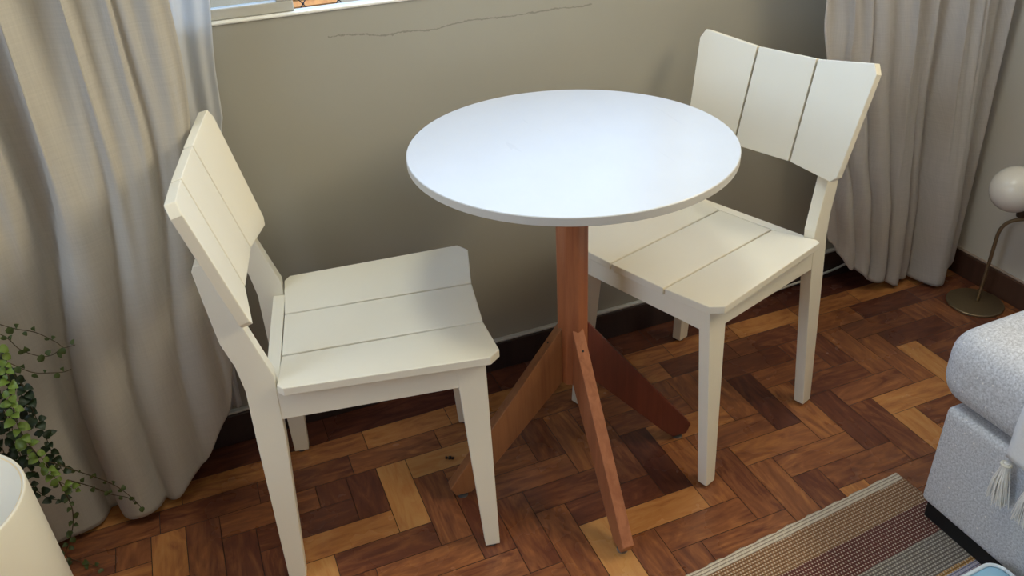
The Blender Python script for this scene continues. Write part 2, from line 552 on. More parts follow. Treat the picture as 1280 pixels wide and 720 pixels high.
for x0, x1, y0, y1, h in planks:
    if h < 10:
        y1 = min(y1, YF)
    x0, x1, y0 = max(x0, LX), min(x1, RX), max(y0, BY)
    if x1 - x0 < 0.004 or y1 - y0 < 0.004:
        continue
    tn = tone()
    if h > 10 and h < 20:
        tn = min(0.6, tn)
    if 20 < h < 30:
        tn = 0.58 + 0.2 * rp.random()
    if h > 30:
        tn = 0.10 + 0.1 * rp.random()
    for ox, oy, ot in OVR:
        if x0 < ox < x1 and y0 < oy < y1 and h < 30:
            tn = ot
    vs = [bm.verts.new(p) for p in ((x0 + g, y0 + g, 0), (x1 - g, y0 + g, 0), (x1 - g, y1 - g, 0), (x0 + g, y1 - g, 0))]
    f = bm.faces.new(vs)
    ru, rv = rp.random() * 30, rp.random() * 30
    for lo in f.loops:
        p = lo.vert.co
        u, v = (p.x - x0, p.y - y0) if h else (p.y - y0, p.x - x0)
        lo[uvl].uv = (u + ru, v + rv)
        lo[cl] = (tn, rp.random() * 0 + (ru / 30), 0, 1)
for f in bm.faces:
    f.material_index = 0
v = [bm.verts.new(p) for p in ((LX, BY, -0.0012), (RX, BY, -0.0012), (RX, WY, -0.0012), (LX, WY, -0.0012))]
bm.faces.new(v).material_index = 1
bm.normal_update()
me = bpy.data.meshes.new('floor')
for f in bm.faces:
    if f.normal.z < 0:
        f.normal_flip()
bm.to_mesh(me); bm.free()
fl = bpy.data.objects.new('floor', me)
C.objects.link(fl)
me.materials.append(M['floor']); me.materials.append(M['joint'])
fl['kind'] = 'structure'

# baseboards with the pale caulk bead on top
bm = bmesh.new(); box(bm, LX, RX, WY - 0.016, WY, 0, 0.080)
bb = struct('baseboard_back', bm, M['baseboard'], bevel=0.003)
bm = bmesh.new(); box(bm, LX, RX, WY - 0.013, WY - 0.0005, 0.080, 0.0865)
struct('trim_1', bm, M['white_plastic'], bevel=0.002)
bm = bmesh.new(); box(bm, RX - 0.012, RX, BY, WY - 0.016, 0, 0.072)
struct('baseboard_right', bm, M['baseboard_r'], bevel=0.003)
bm = bmesh.new(); box(bm, RX - 0.008, RX - 0.0005, BY, WY - 0.016, 0.072, 0.0765)
struct('trim_2', bm, simple('pinkish_caulk', (0.66, 0.58, 0.53), 0.6), bevel=0.0015)
bm = bmesh.new(); box(bm, LX, LX + 0.014, BY, WY - 0.016, 0, 0.078)
struct('baseboard_left', bm, M['baseboard'], bevel=0.003)

# inner sill: a thin lit white ledge
bm = bmesh.new(); box(bm, WX0, WX1, WY - 0.003, WY + 0.0115, SILL - 0.0006, SILL + 0.0048)
struct('trim_3', bm, M['sill_white'], bevel=0.002)

# window: fixed frame, a sliding sash on the left, another far right; the middle stands open
win = bpy.data.objects.new('window_1', None); C.objects.link(win); win['kind'] = 'structure'
win.location = (0.38, WY + 0.03, SILL)
def wpart(name, boxes, mat, parent=win, bevel=0.002, **k):
    bm = bmesh.new()
    for b in boxes:
        box(bm, b[0] - 0.38, b[1] - 0.38, b[2] - WY - 0.03, b[3] - WY - 0.03, b[4] - SILL, b[5] - SILL)
    o = obj(name, bm, mat, parent, bevel=bevel, **k)
    return o
FY0, FY1 = WY + 0.0115, WY + 0.115
wpart('window_frame', [(WX0, WX1, FY0, WY + 0.032, SILL, SILL + 0.0042), (WX0, WX1, FY0, FY1, HEAD - 0.035, HEAD),
                       (WX0, WX0 + 0.03, FY0, FY1, SILL, HEAD), (WX1 - 0.03, WX1, FY0, FY1, SILL, HEAD)], M['frame'])
def sash(x0, x1, y0, y1):
    s = wpart('sash', [(x0, x1, y0, y1, SILL + 0.0042, SILL + 0.0235), (x0, x1, y0, y1, HEAD - 0.07, HEAD - 0.035),
                       (x0, x0 + 0.034, y0, y1, SILL + 0.0235, HEAD - 0.07), (x1 - 0.030, x1, y0, y1, SILL + 0.0235, HEAD - 0.07)], M['frame'])
    wpart('pane', [(x0 + 0.034, x1 - 0.030, y0 + 0.012, y0 + 0.017, SILL + 0.0235, HEAD - 0.07)], M['glass'], s, 0)
sash(WX0 + 0.03, 0.204, WY + 0.0125, WY + 0.034)
sash(1.02, WX1 - 0.03, WY + 0.046, WY + 0.074)

# safety net outside the open leaf
bm = bmesh.new()
nx0, nx1, nz0, nz1, ny = 0.19, 1.05, SILL - 0.1675, HEAD - 0.04, WY + 0.069
p = 0.068
def clipseg(cx, s):
    pts = []
    zz = nz0
    a = []
    for z in (nz0, nz1):
        a.append((cx + s * (z - nz0) * 0.8, z))
    (xa, za), (xb, zb) = a
    if abs(xb - xa) < 1e-6: return
    t0, t1 = 0.0, 1.0
    for lim, sg in ((nx0, 1), (nx1, -1)):
        da, db = sg * (xa - lim), sg * (xb - lim)
        if da < 0 and db < 0: return
        if da < 0: t0 = max(t0, da / (da - db))
        elif db < 0: t1 = min(t1, da / (da - db))
    if t1 - t0 < 0.01: return
    tube(bm, [(xa + (xb - xa) * t, ny + 0.0008 * s, za + (zb - za) * t) for t in (t0, t1)], 0.0011, 5)
for k in range(-30, 34):
    cx = 0.229 + k * p * 1.0
    clipseg(cx, 1)
    clipseg(cx, -1)
for k in range(-4, 16):      # knots where the cords cross
    for mrow in range(0, 34):
        x = 0.229 + (k + 0.5 * (mrow % 2)) * p
        z = nz0 + mrow * p * 0.625
        if nx0 < x < nx1:
            b2 = bmesh.ops.create_icosphere(bm, subdivisions=1, radius=0.0028, matrix=Matrix.Translation((x, ny, z)))
for v in bm.verts:
    v.co -= Vector((0.38, WY + 0.03, SILL))
obj('safety_net', bm, M['net'], win)

# ------------------------------------------------------------------ outside
bm = bmesh.new()
v = [bm.verts.new(q) for q in ((-14, WY + TH + 0.05, -2.4), (16, WY + TH + 0.05, -2.4), (16, 26, -2.4), (-14, 26, -2.4))]
bm.faces.new(v)
struct('ground', bm, M['ground'])
nb = thing('neighbor_house', 'pale house with an orange slatted shutter seen through the window', 'house', (1.6, 7.6, -2.4))
bm = bmesh.new(); box(bm, -4.2, 5.2, 0, 3.0, 0, 3.0); obj('facade', bm, M['facade'], nb, bevel=0.01)
bm = bmesh.new()
for k in range(26):
    z = 0.9 + k * 0.06
    hull8(bm, [(-0.66, -0.02, z), (-0.26, -0.02, z), (-0.26, -0.055, z + 0.0), (-0.66, -0.055, z)],
          [(-0.66, -0.005, z + 0.05), (-0.26, -0.005, z + 0.05), (-0.26, -0.03, z + 0.052), (-0.66, -0.03, z + 0.052)])
obj('shutter', bm, M['shutter'], nb)
bm = bmesh.new()
hull8(bm, [(-4.5, -0.4, 3.0), (5.5, -0.4, 3.0), (5.5, 1.6, 3.9), (-4.5, 1.6, 3.9)], [(-4.5, -0.4, 3.12), (5.5, -0.4, 3.12), (5.5, 1.6, 4.02), (-4.5, 1.6, 4.02)])
obj('roof', bm, M['roof'], nb)
bm = bmesh.new()
rs = random.Random(11)
for k in range(1500):
    th, ph = rs.random() * 2 * PI, math.acos(2 * rs.random() - 1)
    rr = 0.75 + 0.3 * rs.random()
    q = Vector((math.sin(ph) * math.cos(th) * rr * 1.0, math.sin(ph) * math.sin(th) * rr * 0.5, 1.15 + math.cos(ph) * rr * 1.1))
    a = Vector((rs.uniform(-1, 1), rs.uniform(-1, 1), rs.uniform(-1, 1))).normalized() * 0.09
    b = Vector((rs.uniform(-1, 1), rs.uniform(-1, 1), rs.uniform(-1, 1))).normalized() * 0.05
    bm.faces.new([bm.verts.new(q - a), bm.verts.new(q + b), bm.verts.new(q + a), bm.verts.new(q - b)])
sh = obj('shrub', bm, M['shrub']); sh.location = (-0.1, 6.3, -2.4)
bm = bmesh.new(); tube(bm, [(0, 0, 0), (0.02, 0.01, 0.6), (0, 0, 1.2)], 0.06, 8)
obj('trunk', bm, M['stem'], sh)
tag(sh, 'greyish green shrub outside, behind the closed window pane', 'shrub')

# ------------------------------------------------------------------ chairs
CH = dict(xf=.1942, wf=.1993, zf=.4523, xb=-.1739, wb=.1822, zb=.4407, xfm=.1818, g=.0674, df=.0163, xbm=-.1720, db=.0152)
def chair_parts(root):
    P = CH
    bm = bmesh.new()
    t = 0.016
    gp = 0.0020
    def seat_board(outline):     # outline: (x, y, z) top loop
        hull8(bm, [(x, y, z - t) for x, y, z in outline], outline)
    def lerp(a, b, k): return tuple(a[i] + (b[i] - a[i]) * k for i in range(3))
    zfm, zbm = P['zf'] - P['df'], P['zb'] - P['db']
    F, f = (P['xf'], P['wf'], P['zf']), (P['xfm'], P['g'] + gp, zfm)
    B, b = (P['xb'], P['wb'], P['zb']), (P['xbm'], P['g'] + gp, zbm)
    for s in (1, -1):
        loop = [f, lerp(F, f, 0.17), lerp(F, B, 0.055), lerp(B, F, 0.028), lerp(B, b, 0.11), b]
        loop = [(x, s * y, z) for x, y, z in loop]
        seat_board(loop if s > 0 else loop[::-1])
    y = P['g'] - gp
    seat_board([(P['xfm'], -y, zfm), (P['xfm'], y, zfm), (P['xbm'], y, zbm), (P['xbm'], -y, zbm)])
    obj('seat', bm, M['paint'], root, bevel=0.0016)
    # curved backrest of three boards
    bm = bmesh.new()
    T, tt = (-.2411, .2023, .7898), (-.2561, .0677 + gp, .7700)
    U, u = (-.1842, .1818, .5618), (-.2032, .0674 + gp, .5710)
    th = 0.0175
    for s in (1, -1):
        n = Vector((-0.963, 0.12 * s, -0.24)).normalized() * th
        # outer board: corners cut
        loop = [u, lerp(U, u, 0.10), lerp(U, T, 0.055), lerp(T, U, 0.085), lerp(T, tt, 0.09), tt]
        loop = [Vector((x, s * y, z)) for x, y, z in loop]
        hull8(bm, [q + n for q in loop], loop)
    n = Vector((-0.966, 0, -0.257)).normalized() * th
    y = .0676 - gp
    loop = [Vector(q) for q in ((-.2032, -y, .571), (-.2032, y, .571), (-.2561, y, .770), (-.2561, -y, .770))]
    hull8(bm, [q + n for q in loop], loop)
    obj('backrest', bm, M['paint'], root, bevel=0.0014)
    # front legs: tapered, splayed sideways
    lt = 0.0245
    for s in (1, -1):
        bm = bmesh.new()
        hull8(bm, [(.1395, s * (.195 - lt * 0.92), .006), (.1670, s * (.195 - lt * 0.92), .006), (.1670, s * .195, .006), (.1395, s * .195, .006)],
              [(.1170, s * (.1645 - lt), .4235), (.1690, s * (.1645 - lt), .4235), (.1690, s * .1645, .4235), (.1170, s * .1645, .4235)])
        o = obj('leg', bm, M['paint'], root, bevel=0.0014)
        bm = bmesh.new()
        lathe(bm, [(0, 0), (.009, 0), (.009, .006), (0, .006)], 16, (.1535, s * .1835, 0))
        obj('glide', bm, M['glide'], o)
    # rear legs: one shaped plank each, running up behind the backrest
    prof = [(-.199, .006), (-.1785, .33), (-.1755, .452), (-.199, .552), (-.2235, .648), (-.232, .664), (-.247, .664), (-.2515, .654),
            (-.247, .605), (-.238, .525), (-.231, .479), (-.2245, .431), (-.2265, .334), (-.2295, .006)]
    def oy(z): return .191 + (.157 - .191) * z / .55 if z < .55 else .157 - (z - .55) * .06
    for s in (1, -1):
        bm = bmesh.new()
        A = [(x - (0.0070 if z > .5 else 0), s * (oy(z) - 0.0243), z) for x, z in prof]
        B2 = [(x - (0.0070 if z > .5 else 0), s * oy(z), z) for x, z in prof]
        hull8(bm, A, B2)
        o = obj('leg', bm, M['paint'], root, bevel=0.0014)
        bm = bmesh.new()
        lathe(bm, [(0, 0), (.009, 0), (.009, .006), (0, .006)], 16, (-.2145, s * .178, 0))
        obj('glide', bm, M['glide'], o)
    # aprons
    bm = bmesh.new()
    hull8(bm, [(.150, -.1445, .374), (.1685, -.1445, .374), (.1685, .1445, .374), (.150, .1445, .374)],
          [(.150, -.1405, .420), (.1685, -.1405, .420), (.1685, .1405, .420), (.150, .1405, .420)])
    obj('front_apron', bm, M['paint'], root, bevel=0.001)
    for s in (1, -1):
        bm = bmesh.new()
        hull8(bm, [(-.1785, s * .149, .366), (.1205, s * .149, .374), (.1205, s * .1672, .374), (-.1785, s * .1672, .366)],
              [(-.1785, s * .149, .4245), (.1185, s * .149, .434), (.1185, s * .1637, .434), (-.1785, s * .1637, .4245)])
        obj('side_apron', bm, M['paint'], root, bevel=0.001)
    bm = bmesh.new()
    hull8(bm, [(-.199, -.143, .372), (-.1765, -.143, .372), (-.1765, .143, .372), (-.199, .143, .372)],
          [(-.196, -.139, .4255), (-.1735, -.139, .4255), (-.1735, .139, .4255), (-.196, .139, .4255)])
    obj('rear_rail', bm, M['paint'], root, bevel=0.0012)

c1 = thing('dining_chair', 'cream painted wooden chair left of the table, in front of the long left curtain', 'chair',
           (0.2164, 1.279, 0), R(-10.9233), 'white slatted chairs at the round table')
chair_parts(c1)
def copy_tree(o, parent=None):
    c = o.copy(); C.objects.link(c); c.parent = parent
    for ch in list(o.children):
        copy_tree(ch, c)
    return c
c2 = copy_tree(c1)
c2.location = (0.8756, 1.2572, 0)
c2.rotation_euler = (0, 0, R(-160.4379))
c2['label'] = 'cream painted wooden chair right of the table, its seat partly under the round top'

# ------------------------------------------------------------------ round table
TR, TZ = 0.2786, 0.7328
tb = thing('round_table', 'small round white bistro table on a brown wooden pedestal between the two chairs', 'table', (0.5685, 1.1974, 0))
bm = bmesh.new()
lathe(bm, [(0, -0.0145), (TR - 0.001, -0.0145), (TR, -0.0135), (TR, -0.0012), (TR - 0.0012, 0), (0, 0)], 128, (0, 0, TZ))
for f in bm.faces:
    f.material_index = 0 if f.calc_center_median().z > TZ - 0.0008 else 1
o = obj('tabletop', bm, [M['laminate'], M['edge_band']], tb)
o['label'] = 'round white laminate tabletop'
bm = bmesh.new()
FA = R(-3.72)
lathe(bm, [(0, 0.236), (.0305, 0.236), (.0318, TZ - 0.0145), (0, TZ - 0.0145)], 8, (0, 0, 0), FA)
obj('column', bm, M['table_wood'], tb, bevel=0.0025)
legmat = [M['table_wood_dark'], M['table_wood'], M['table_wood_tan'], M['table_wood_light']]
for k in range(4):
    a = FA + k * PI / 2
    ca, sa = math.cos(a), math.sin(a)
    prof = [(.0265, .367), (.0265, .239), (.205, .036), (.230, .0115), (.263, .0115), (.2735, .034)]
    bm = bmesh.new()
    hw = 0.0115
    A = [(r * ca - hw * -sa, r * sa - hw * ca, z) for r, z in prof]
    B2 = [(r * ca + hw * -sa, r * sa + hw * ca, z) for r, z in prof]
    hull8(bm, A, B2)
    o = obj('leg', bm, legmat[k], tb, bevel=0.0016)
    bm = bmesh.new()
    lathe(bm, [(0, 0), (.011, 0), (.011, .003), (.005, .005), (.005, .012), (0, .012)], 16, (0.247 * ca, 0.247 * sa, 0))
    obj('glide', bm, M['metal_glide'], o)
    bm = bmesh.new()       # screw hole in the sloping edge
    tdir = Vector((.2735 - .0265, 0, .034 - .367)).normalized()
    nrm = Vector((-tdir.z, 0, tdir.x))
    q = Vector((.0265, 0, .367)) + tdir * 0.042
    q3 = Vector((q.x * ca, q.x * sa, q.z)); n3 = Vector((nrm.x * ca, nrm.x * sa, nrm.z))
    tube(bm, [q3 - n3 * 0.003, q3 + n3 * 0.0006], 0.0022, 10)
    obj('screw', bm, M['crumb'], o)

bm = bmesh.new()
rs = random.Random(5)
for q, r in (((0, 0, .004), .0042), ((.006, -.003, .003), .0032), ((-.006, .004, .003), .003)):
    bmesh.ops.create_icosphere(bm, subdivisions=2, radius=r, matrix=Matrix.Translation(q))
for vv in bm.verts:
    vv.co *= 1 + 0.25 * noise.noise(vv.co * 300)
    vv.co.z = max(vv.co.z, 0.0)
dbg = obj('crumb', bm, M['crumb'], smooth=True); dbg.location = (0.330, 1.324, 0.0)
tag(dbg, 'tiny black crumb on a light parquet plank beside the table foot', 'crumb')

# ------------------------------------------------------------------ curtains
def cloth(name, xl, xr, yc, fold, hem, mat, ns=150, nz=70, ztop=2.26, solid=0.0016):
    """xl, xr: functions of z; fold(s, z) -> depth; hem(s) -> height of the lower edge"""
    bm = bmesh.new()
    uvl = bm.loops.layers.uv.new('cloth')
    grid = []
    for j in range(nz + 1):
        v = j / nz
        row = []
        for i in range(ns + 1):
            s = i / ns
            h = hem(s)
            z = ztop + (h - ztop) * (1 - (1 - v) ** 1.25)
            zz = ztop + (0 - ztop) * (1 - (1 - v) ** 1.25)
            a, b = xl(zz), xr(zz)
            dx, dy = fold(s, zz)
            row.append((bm.verts.new((a + (b - a) * s + dx, yc - dy, z)), s * (b - a) * 1.5, z))
        grid.append(row)
    for j in range(nz):
        for i in range(ns):
            q = (grid[j][i], grid[j + 1][i], grid[j + 1][i + 1], grid[j][i + 1])
            f = bm.faces.new([k[0] for k in q])
            f.smooth = True
            for lo, k in zip(f.loops, q):
                lo[uvl].uv = (k[1], k[2])
    me = bpy.data.meshes.new(name); bm.to_mesh(me); bm.free()
    o = bpy.data.objects.new(name, me); C.objects.link(o); me.materials.append(mat)
    sm = o.modifiers.new('thickness', 'SOLIDIFY'); sm.thickness = solid; sm.offset = 0
    return o
def interp(tab, x):
    if x <= tab[0][0]: return tab[0][1]
    for (a, p), (b, q) in zip(tab[:-1], tab[1:]):
        if x <= b:
            t = (x - a) / (b - a); t = t * t * (3 - 2 * t)
            return p + (q - p) * t
    return tab[-1][1]
def ridge(s, centers):
    """sum of rounded folds: (centre, width, height)"""
    return sum(h * math.exp(-((s - c) / w) ** 2) for c, w, h in centers)
# left curtain
LC0, LCW = -1.30, 1.297
def lx(x): return (x - LC0) / LCW
def lobes(s, L):
    """rounded folds that meet in deep creases: (centre, half width, height)"""
    d = 0.0
    for c, w, h in L:
        u = abs(s - c) / w
        if u < 1:
            d = max(d, h * (1 - u ** 2.2) ** 0.5)
    return d
LWD = 1 / LCW
lo_f = [(lx(c), w * LWD, h) for c, w, h in ((-1.22, .10, .045), (-1.05, .10, .05), (-.86, .11, .055), (-.66, .11, .05), (-.455, .138, .085),
        (-.305, .030, .010), (-.245, .046, .086), (-.160, .060, .066), (-.078, .040, .045), (-.030, .030, .020))]
def warp(s): return s + 0.020 * math.sin(2 * PI * 2.3 * s + 0.5) + 0.009 * math.sin(2 * PI * 6.1 * s + 2.0)
def smooth(a, b, x):
    x = max(0.0, min(1.0, (x - a) / (b - a)))
    return x * x * (3 - 2 * x)
def lfold(s, z):
    k = smooth(0.42, 1.12, z)
    sh = s - 0.020 * (smooth(0.0, 0.9, z)) + 0.006 * math.sin(5 * z + 9 * s)
    lowr = lobes(sh, lo_f)
    w = warp(s)
    amp = 0.013 + 0.009 * math.sin(2 * PI * 3.7 * s + 1.0)
    hi = amp * math.sin(2 * PI * 15 * w) + 0.006 * math.sin(2 * PI * 37 * w + 1.2 * z) + 0.018 + 0.010 * math.sin(2 * PI * 4.2 * s)
    dy = lowr * (1 - 0.80 * k) + hi * (0.04 + 0.96 * k)
    dx = 0.9 * amp * math.sin(2 * PI * 15 * w + 1.1) * k + 0.006 * smooth(0.75, 0.0, z) * math.sin(2 * PI * 8.5 * s + 0.6)
    return dx, dy
def lhem(s):
    x = LC0 + LCW * s
    return 0.006 + 0.012 * (0.5 + 0.5 * math.sin(2 * PI * 9 * s)) + interp([(-.30, 0), (-.21, .01), (-.12, .05), (-.05, .16), (0, .26)], x)
cu = cloth('linen_curtain', lambda z: LC0, lambda z: -.003 - interp([(0, .048), (.25, .052), (.75, .002), (1, 0)], z), 1.490, lfold, lhem, M['linen'], 230, 80)
tag(cu, 'long beige linen curtain hanging to the floor behind the left chair', 'curtain')
# white voile beside it
sv = cloth('sheer_curtain', lambda z: -.16 + 0 * z, lambda z: interp([(0, -.06), (.35, -.04), (.55, .005), (.70, .040), (1.0, .070), (2.3, .085)], z), 1.553,
           lambda s, z: (0, 0.006 * math.sin(2 * PI * 3.2 * s + 1.0) + 0.004 * math.sin(2 * PI * 7 * s + z)), lambda s: 0.10 + 0.02 * s, M['sheer'], 60, 50, 2.26, 0.0006)
tag(sv, 'thin white voile curtain peeking out right of the long left curtain', 'curtain')
# right curtain: gathered and swept towards the corner
ro_f = [(.05, .09, .030), (.19, .085, .045), (.33, .08, .060), (.475, .085, .062), (.60, .055, .045), (.775, .130, .112), (.945, .08, .072)]
def rfold(s, z):
    k = smooth(0.12, 1.0, z)
    sh = s - 0.30 * (1 - smooth(0.0, 0.50, z)) * (1 - s) * (1 - s) + 0.008 * math.sin(6 * z + 7 * s)
    lowr = lobes(sh, ro_f)
    w = warp(s * 0.6) / 0.6
    amp = 0.012 + 0.007 * math.sin(2 * PI * 2.1 * s + 0.4)
    hi = amp * math.sin(2 * PI * 7.5 * w + 0.8) + 0.005 * math.sin(2 * PI * 19 * w + z * 2) + 0.016
    dy = lowr * (1 - 0.65 * k) + hi * (0.04 + 0.96 * k)
    return 0.8 * amp * math.sin(2 * PI * 7.5 * w + 2.0) * k, dy
def rhem(s):
    return 0.005 + interp([(0, .26), (.10, .16), (.25, .07), (.40, .03), (.55, .006), (.70, .004), (.90, .004), (.97, .04), (1, .07)], s) + 0.006 * (0.5 + 0.5 * math.sin(30 * s))
rc = cloth('linen_curtain', lambda z: interp([(0, 1.43), (.2, 1.40), (.36, 1.368), (.6, 1.32), (.85, 1.278), (1.2, 1.24), (2.3, 1.2)], z),
           lambda z: interp([(0, 1.886), (.7, 1.886), (2.3, 1.880)], z), 1.505, rfold, rhem, M['linen_r'], 160, 80)
tag(rc, 'long greyish beige linen curtain gathered in the corner behind the right chair', 'curtain')
# rod above the frame that carries them
rod = thing('curtain_rod', 'metal curtain rod fixed along the wall above the window', 'curtain rod', (0.1, 1.495, 2.27))
bm = bmesh.new(); tube(bm, [(-1.6, 0, 0), (1.75, 0, 0)], 0.011, 12); obj('pole', bm, M['brass'], rod)
for x in (-1.5, 0.1, 1.7):
    bm = bmesh.new(); box(bm, x - .01, x + .01, -.005, WY - 1.495, -.012, .012); obj('bracket', bm, M['brass'], rod, bevel=.002)

# white cable along the right part of the back wall
bm = bmesh.new()
tube(bm, catmull([(1.20, 1.568, .004), (1.30, 1.567, .006), (1.418, 1.569, .014), (1.55, 1.569, .024), (1.618, 1.569, .037), (1.72, 1.569, .06), (1.80, 1.569, .075), (1.86, 1.569, .06), (1.88, 1.567, .004)], 5), 0.0036, 8)
cb = obj('cable', bm, M['white_plastic'], smooth=True)
tag(cb, 'thin white cable running along the dark baseboard behind the right chair', 'cable')

# ------------------------------------------------------------------ globe floor lamp
lp = thing('floor_lamp', 'low bronze lamp with a white globe shade in the corner beside the right curtain', 'lamp', (1.815, 1.295, 0))
bm = bmesh.new()
lathe(bm, [(0, 0), (.070, 0), (.0715, .0015), (.0715, .0055), (.070, .007), (0, .007)], 64)
obj('base', bm, M['brass'], lp, smooth=False, bevel=0.0008)
bm = bmesh.new()
tube(bm, catmull([(0.010, .002, .006), (.0105, .001, .08), (.0105, 0, .16), (.011, -.001, .215), (.015, -.010, .243), (.022, -.030, .262), (.030, -.060, .276),
                  (.030, -.084, .284), (.016, -.094, .289), (.002, -.082, .292), (-.008, -.060, .300)], 8), 0.0046, 12)
obj('stem', bm, M['brass'], lp, smooth=True)
bm = bmesh.new()
lathe(bm, [(0, -.012), (.012, -.012), (.0135, 0), (.0135, .020), (0, .020)], 24, (-.008, -.060, .304))
obj('socket', bm, M['socket'], lp, smooth=False, bevel=.001)
bm = bmesh.new()
bmesh.ops.create_uvsphere(bm, u_segments=48, v_segments=28, radius=0.0565, matrix=Matrix.Translation((-.031, -.040, .362)))
o = obj('lamp_shade', bm, M['globe'], lp, smooth=True); o['label'] = 'white opal glass globe'

# ------------------------------------------------------------------ sofa
sf = thing('sofa', 'light grey speckled fabric sofa on a black plinth at the right edge', 'sofa', (1.107, 0.785, 0.0092), R(1.0))
def rbox(bm, x0, x1, y0, y1, z0, z1, r, n=5):
    """box with rounded edges: subdivided then clamped on a rounded core"""
    res = bmesh.ops.create_cube(bm, size=1.0)
    vs = res['verts']
    bmesh.ops.subdivide_edges(bm, edges=[e for e in bm.edges if e.verts[0] in vs], cuts=14, use_grid_fill=True)
    sx, sy, sz = (x1 - x0), (y1 - y0), (z1 - z0)
    for v in bm.verts:
        q = v.co
        # spread the cuts towards the edges
        c = []
        for a, s in ((q.x, sx), (q.y, sy), (q.z, sz)):
            rr = min(r, s / 2 - 1e-4)
            u = a * 2
            if abs(u) < 0.5: w = (u / 0.5) * (s / 2 - rr)
            else: w = math.copysign((s / 2 - rr) + (abs(u) - 0.5) / 0.5 * rr, u)
            c.append(w)
        core = [max(-(s / 2 - min(r, s / 2 - 1e-4)), min(s / 2 - min(r, s / 2 - 1e-4), w)) for w, s in zip(c, (sx, sy, sz))]
        d = Vector([w - k for w, k in zip(c, core)])
        if d.length > 1e-9:
            # push onto the rounded surface when the vertex lies on the cube's skin
            d = d.normalized() * min(r, min(sx, sy, sz) / 2 - 1e-4)
        v.co = Vector(core) + d + Vector(((x0 + x1) / 2, (y0 + y1) / 2, (z0 + z1) / 2))
bm = bmesh.new(); box(bm, .013, .735, -1.62, -.008, 0, .045); obj('plinth', bm, M['plinth'], sf, bevel=.002)
bm = bmesh.new(); rbox(bm, 0, .742, -1.64, .002, .042, .270, .013); obj('base', bm, M['sofa'], sf, smooth=True)
for k, (ya, yb) in enumerate(((-.80, .044), (-1.64, -.81))):
    bm = bmesh.new()
    rbox(bm, -.006, .60, ya, yb, .272, .423, .056)
    for v in bm.verts:
        if v.co.z > .36:
            cx = (v.co.x - .3) / .31; cy = (v.co.y - (ya + yb) / 2) / ((yb - ya) / 2)
            v.co.z += .014 * max(0, 1 - cx * cx) * max(0, 1 - cy * cy)
    obj('seat_cushion', bm, M['sofa'], sf, smooth=True)
bm = bmesh.new(); rbox(bm, .58, .742, -1.64, .02, .26, .80, .05); obj('backrest', bm, M['sofa'], sf, smooth=True)

# throw hanging over the seat front, with tassels
th = thing('throw_blanket', 'white woven throw with a tasselled edge hanging over the sofa seat front', 'blanket', (1.09, 0.45, 0.30))
def tp(q): return (q[0] - 1.09, q[1] - 0.45, q[2] - 0.30)
bm = bmesh.new()
path = [(1.50, .4665), (1.30, .4665), (1.20, .4605), (1.145, .452), (1.112, .437), (1.094, .412), (1.087, .37), (1.087, .33), (1.088, .285)]
rows = []
ny = 40
pp = catmull([(a, 0, b) for a, b in path], 5)
for q in pp:
    row = []
    for i in range(ny + 1):
        y = .645 - i / ny * .50
        row.append(bm.verts.new(tp((q.x - .0006 * math.sin(y * 260) - .002 + .001 * math.sin(y * 30), y, q.z + .0035 + .0004 * math.sin(y * 250)))))
    rows.append(row)
for a, b in zip(rows[:-1], rows[1:]):
    for i in range(ny):
        bm.faces.new((a[i], a[i + 1], b[i + 1], b[i]))
o = obj('cloth', bm, M['throw'], th, smooth=True)
sm = o.modifiers.new('thickness', 'SOLIDIFY'); sm.thickness = .005; sm.offset = 0
for k in range(10):
    y = .640 - k * .052
    bm = bmesh.new()
    rs = random.Random(40 + k)
    for q in range(80):
        a, r = rs.random() * 2 * PI, math.sqrt(rs.random())
        L = .074 + .012 * rs.random()
        p0 = (1.086 + .004 * r * math.cos(a), y + .005 * r * math.sin(a), .276)
        p1 = (1.083 + .009 * r * math.cos(a), y - .004 + .017 * r * math.sin(a), .276 - L * .5)
        p2 = (1.084 + .010 * r * math.cos(a), y - .008 + .024 * r * math.sin(a) + rs.uniform(-.002, .002), .276 - L)
        tube(bm, [tp(p0), tp(p1), tp(p2)], .0011, 5, .0007)
    t = obj('tassel', bm, M['tassel'], th)
    bm = bmesh.new()
    rr = [(1.0855 + .0062 * math.cos(2 * PI * i / 16), y + .0075 * math.sin(2 * PI * i / 16), .274) for i in range(17)]
    tube(bm, [tp(q) for q in rr], .0024, 8)
    obj('knot', bm, M['ring'], t, smooth=True)

# light blue cushion on the rug
bc = thing('floor_cushion', 'light blue cushion with white piping lying on the rug beside the sofa', 'cushion', (1.082, .605, .0088), R(3))
bm = bmesh.new(); rbox(bm, -.30, .0, -.34, .0, 0, .088, .030)
for v in bm.verts:
    cx = (v.co.x + .15) / .15; cy = (v.co.y + .17) / .17
    if v.co.z > .045: v.co.z += .016 * max(0, 1 - cx * cx) * max(0, 1 - cy * cy)
obj('cover', bm, M['blue'], bc, smooth=True)
bm = bmesh.new()
loop = []
for cx, cy, a0 in ((-.03, -.03, 0), (-.27, -.03, 90), (-.27, -.31, 180), (-.03, -.31, 270)):
    for k in range(7):
        a = R(a0 + 15 * k)
        loop.append((cx + .0245 * math.cos(a), cy + .0245 * math.sin(a), .0815))
loop.append(loop[0])
tube(bm, loop, .0034, 8)
o = obj('piping', bm, M['piping'], bc, smooth=True); o['label'] = 'white piping'

# ------------------------------------------------------------------ rug
RT = 0.0085
bm = bmesh.new()
nxr = 60
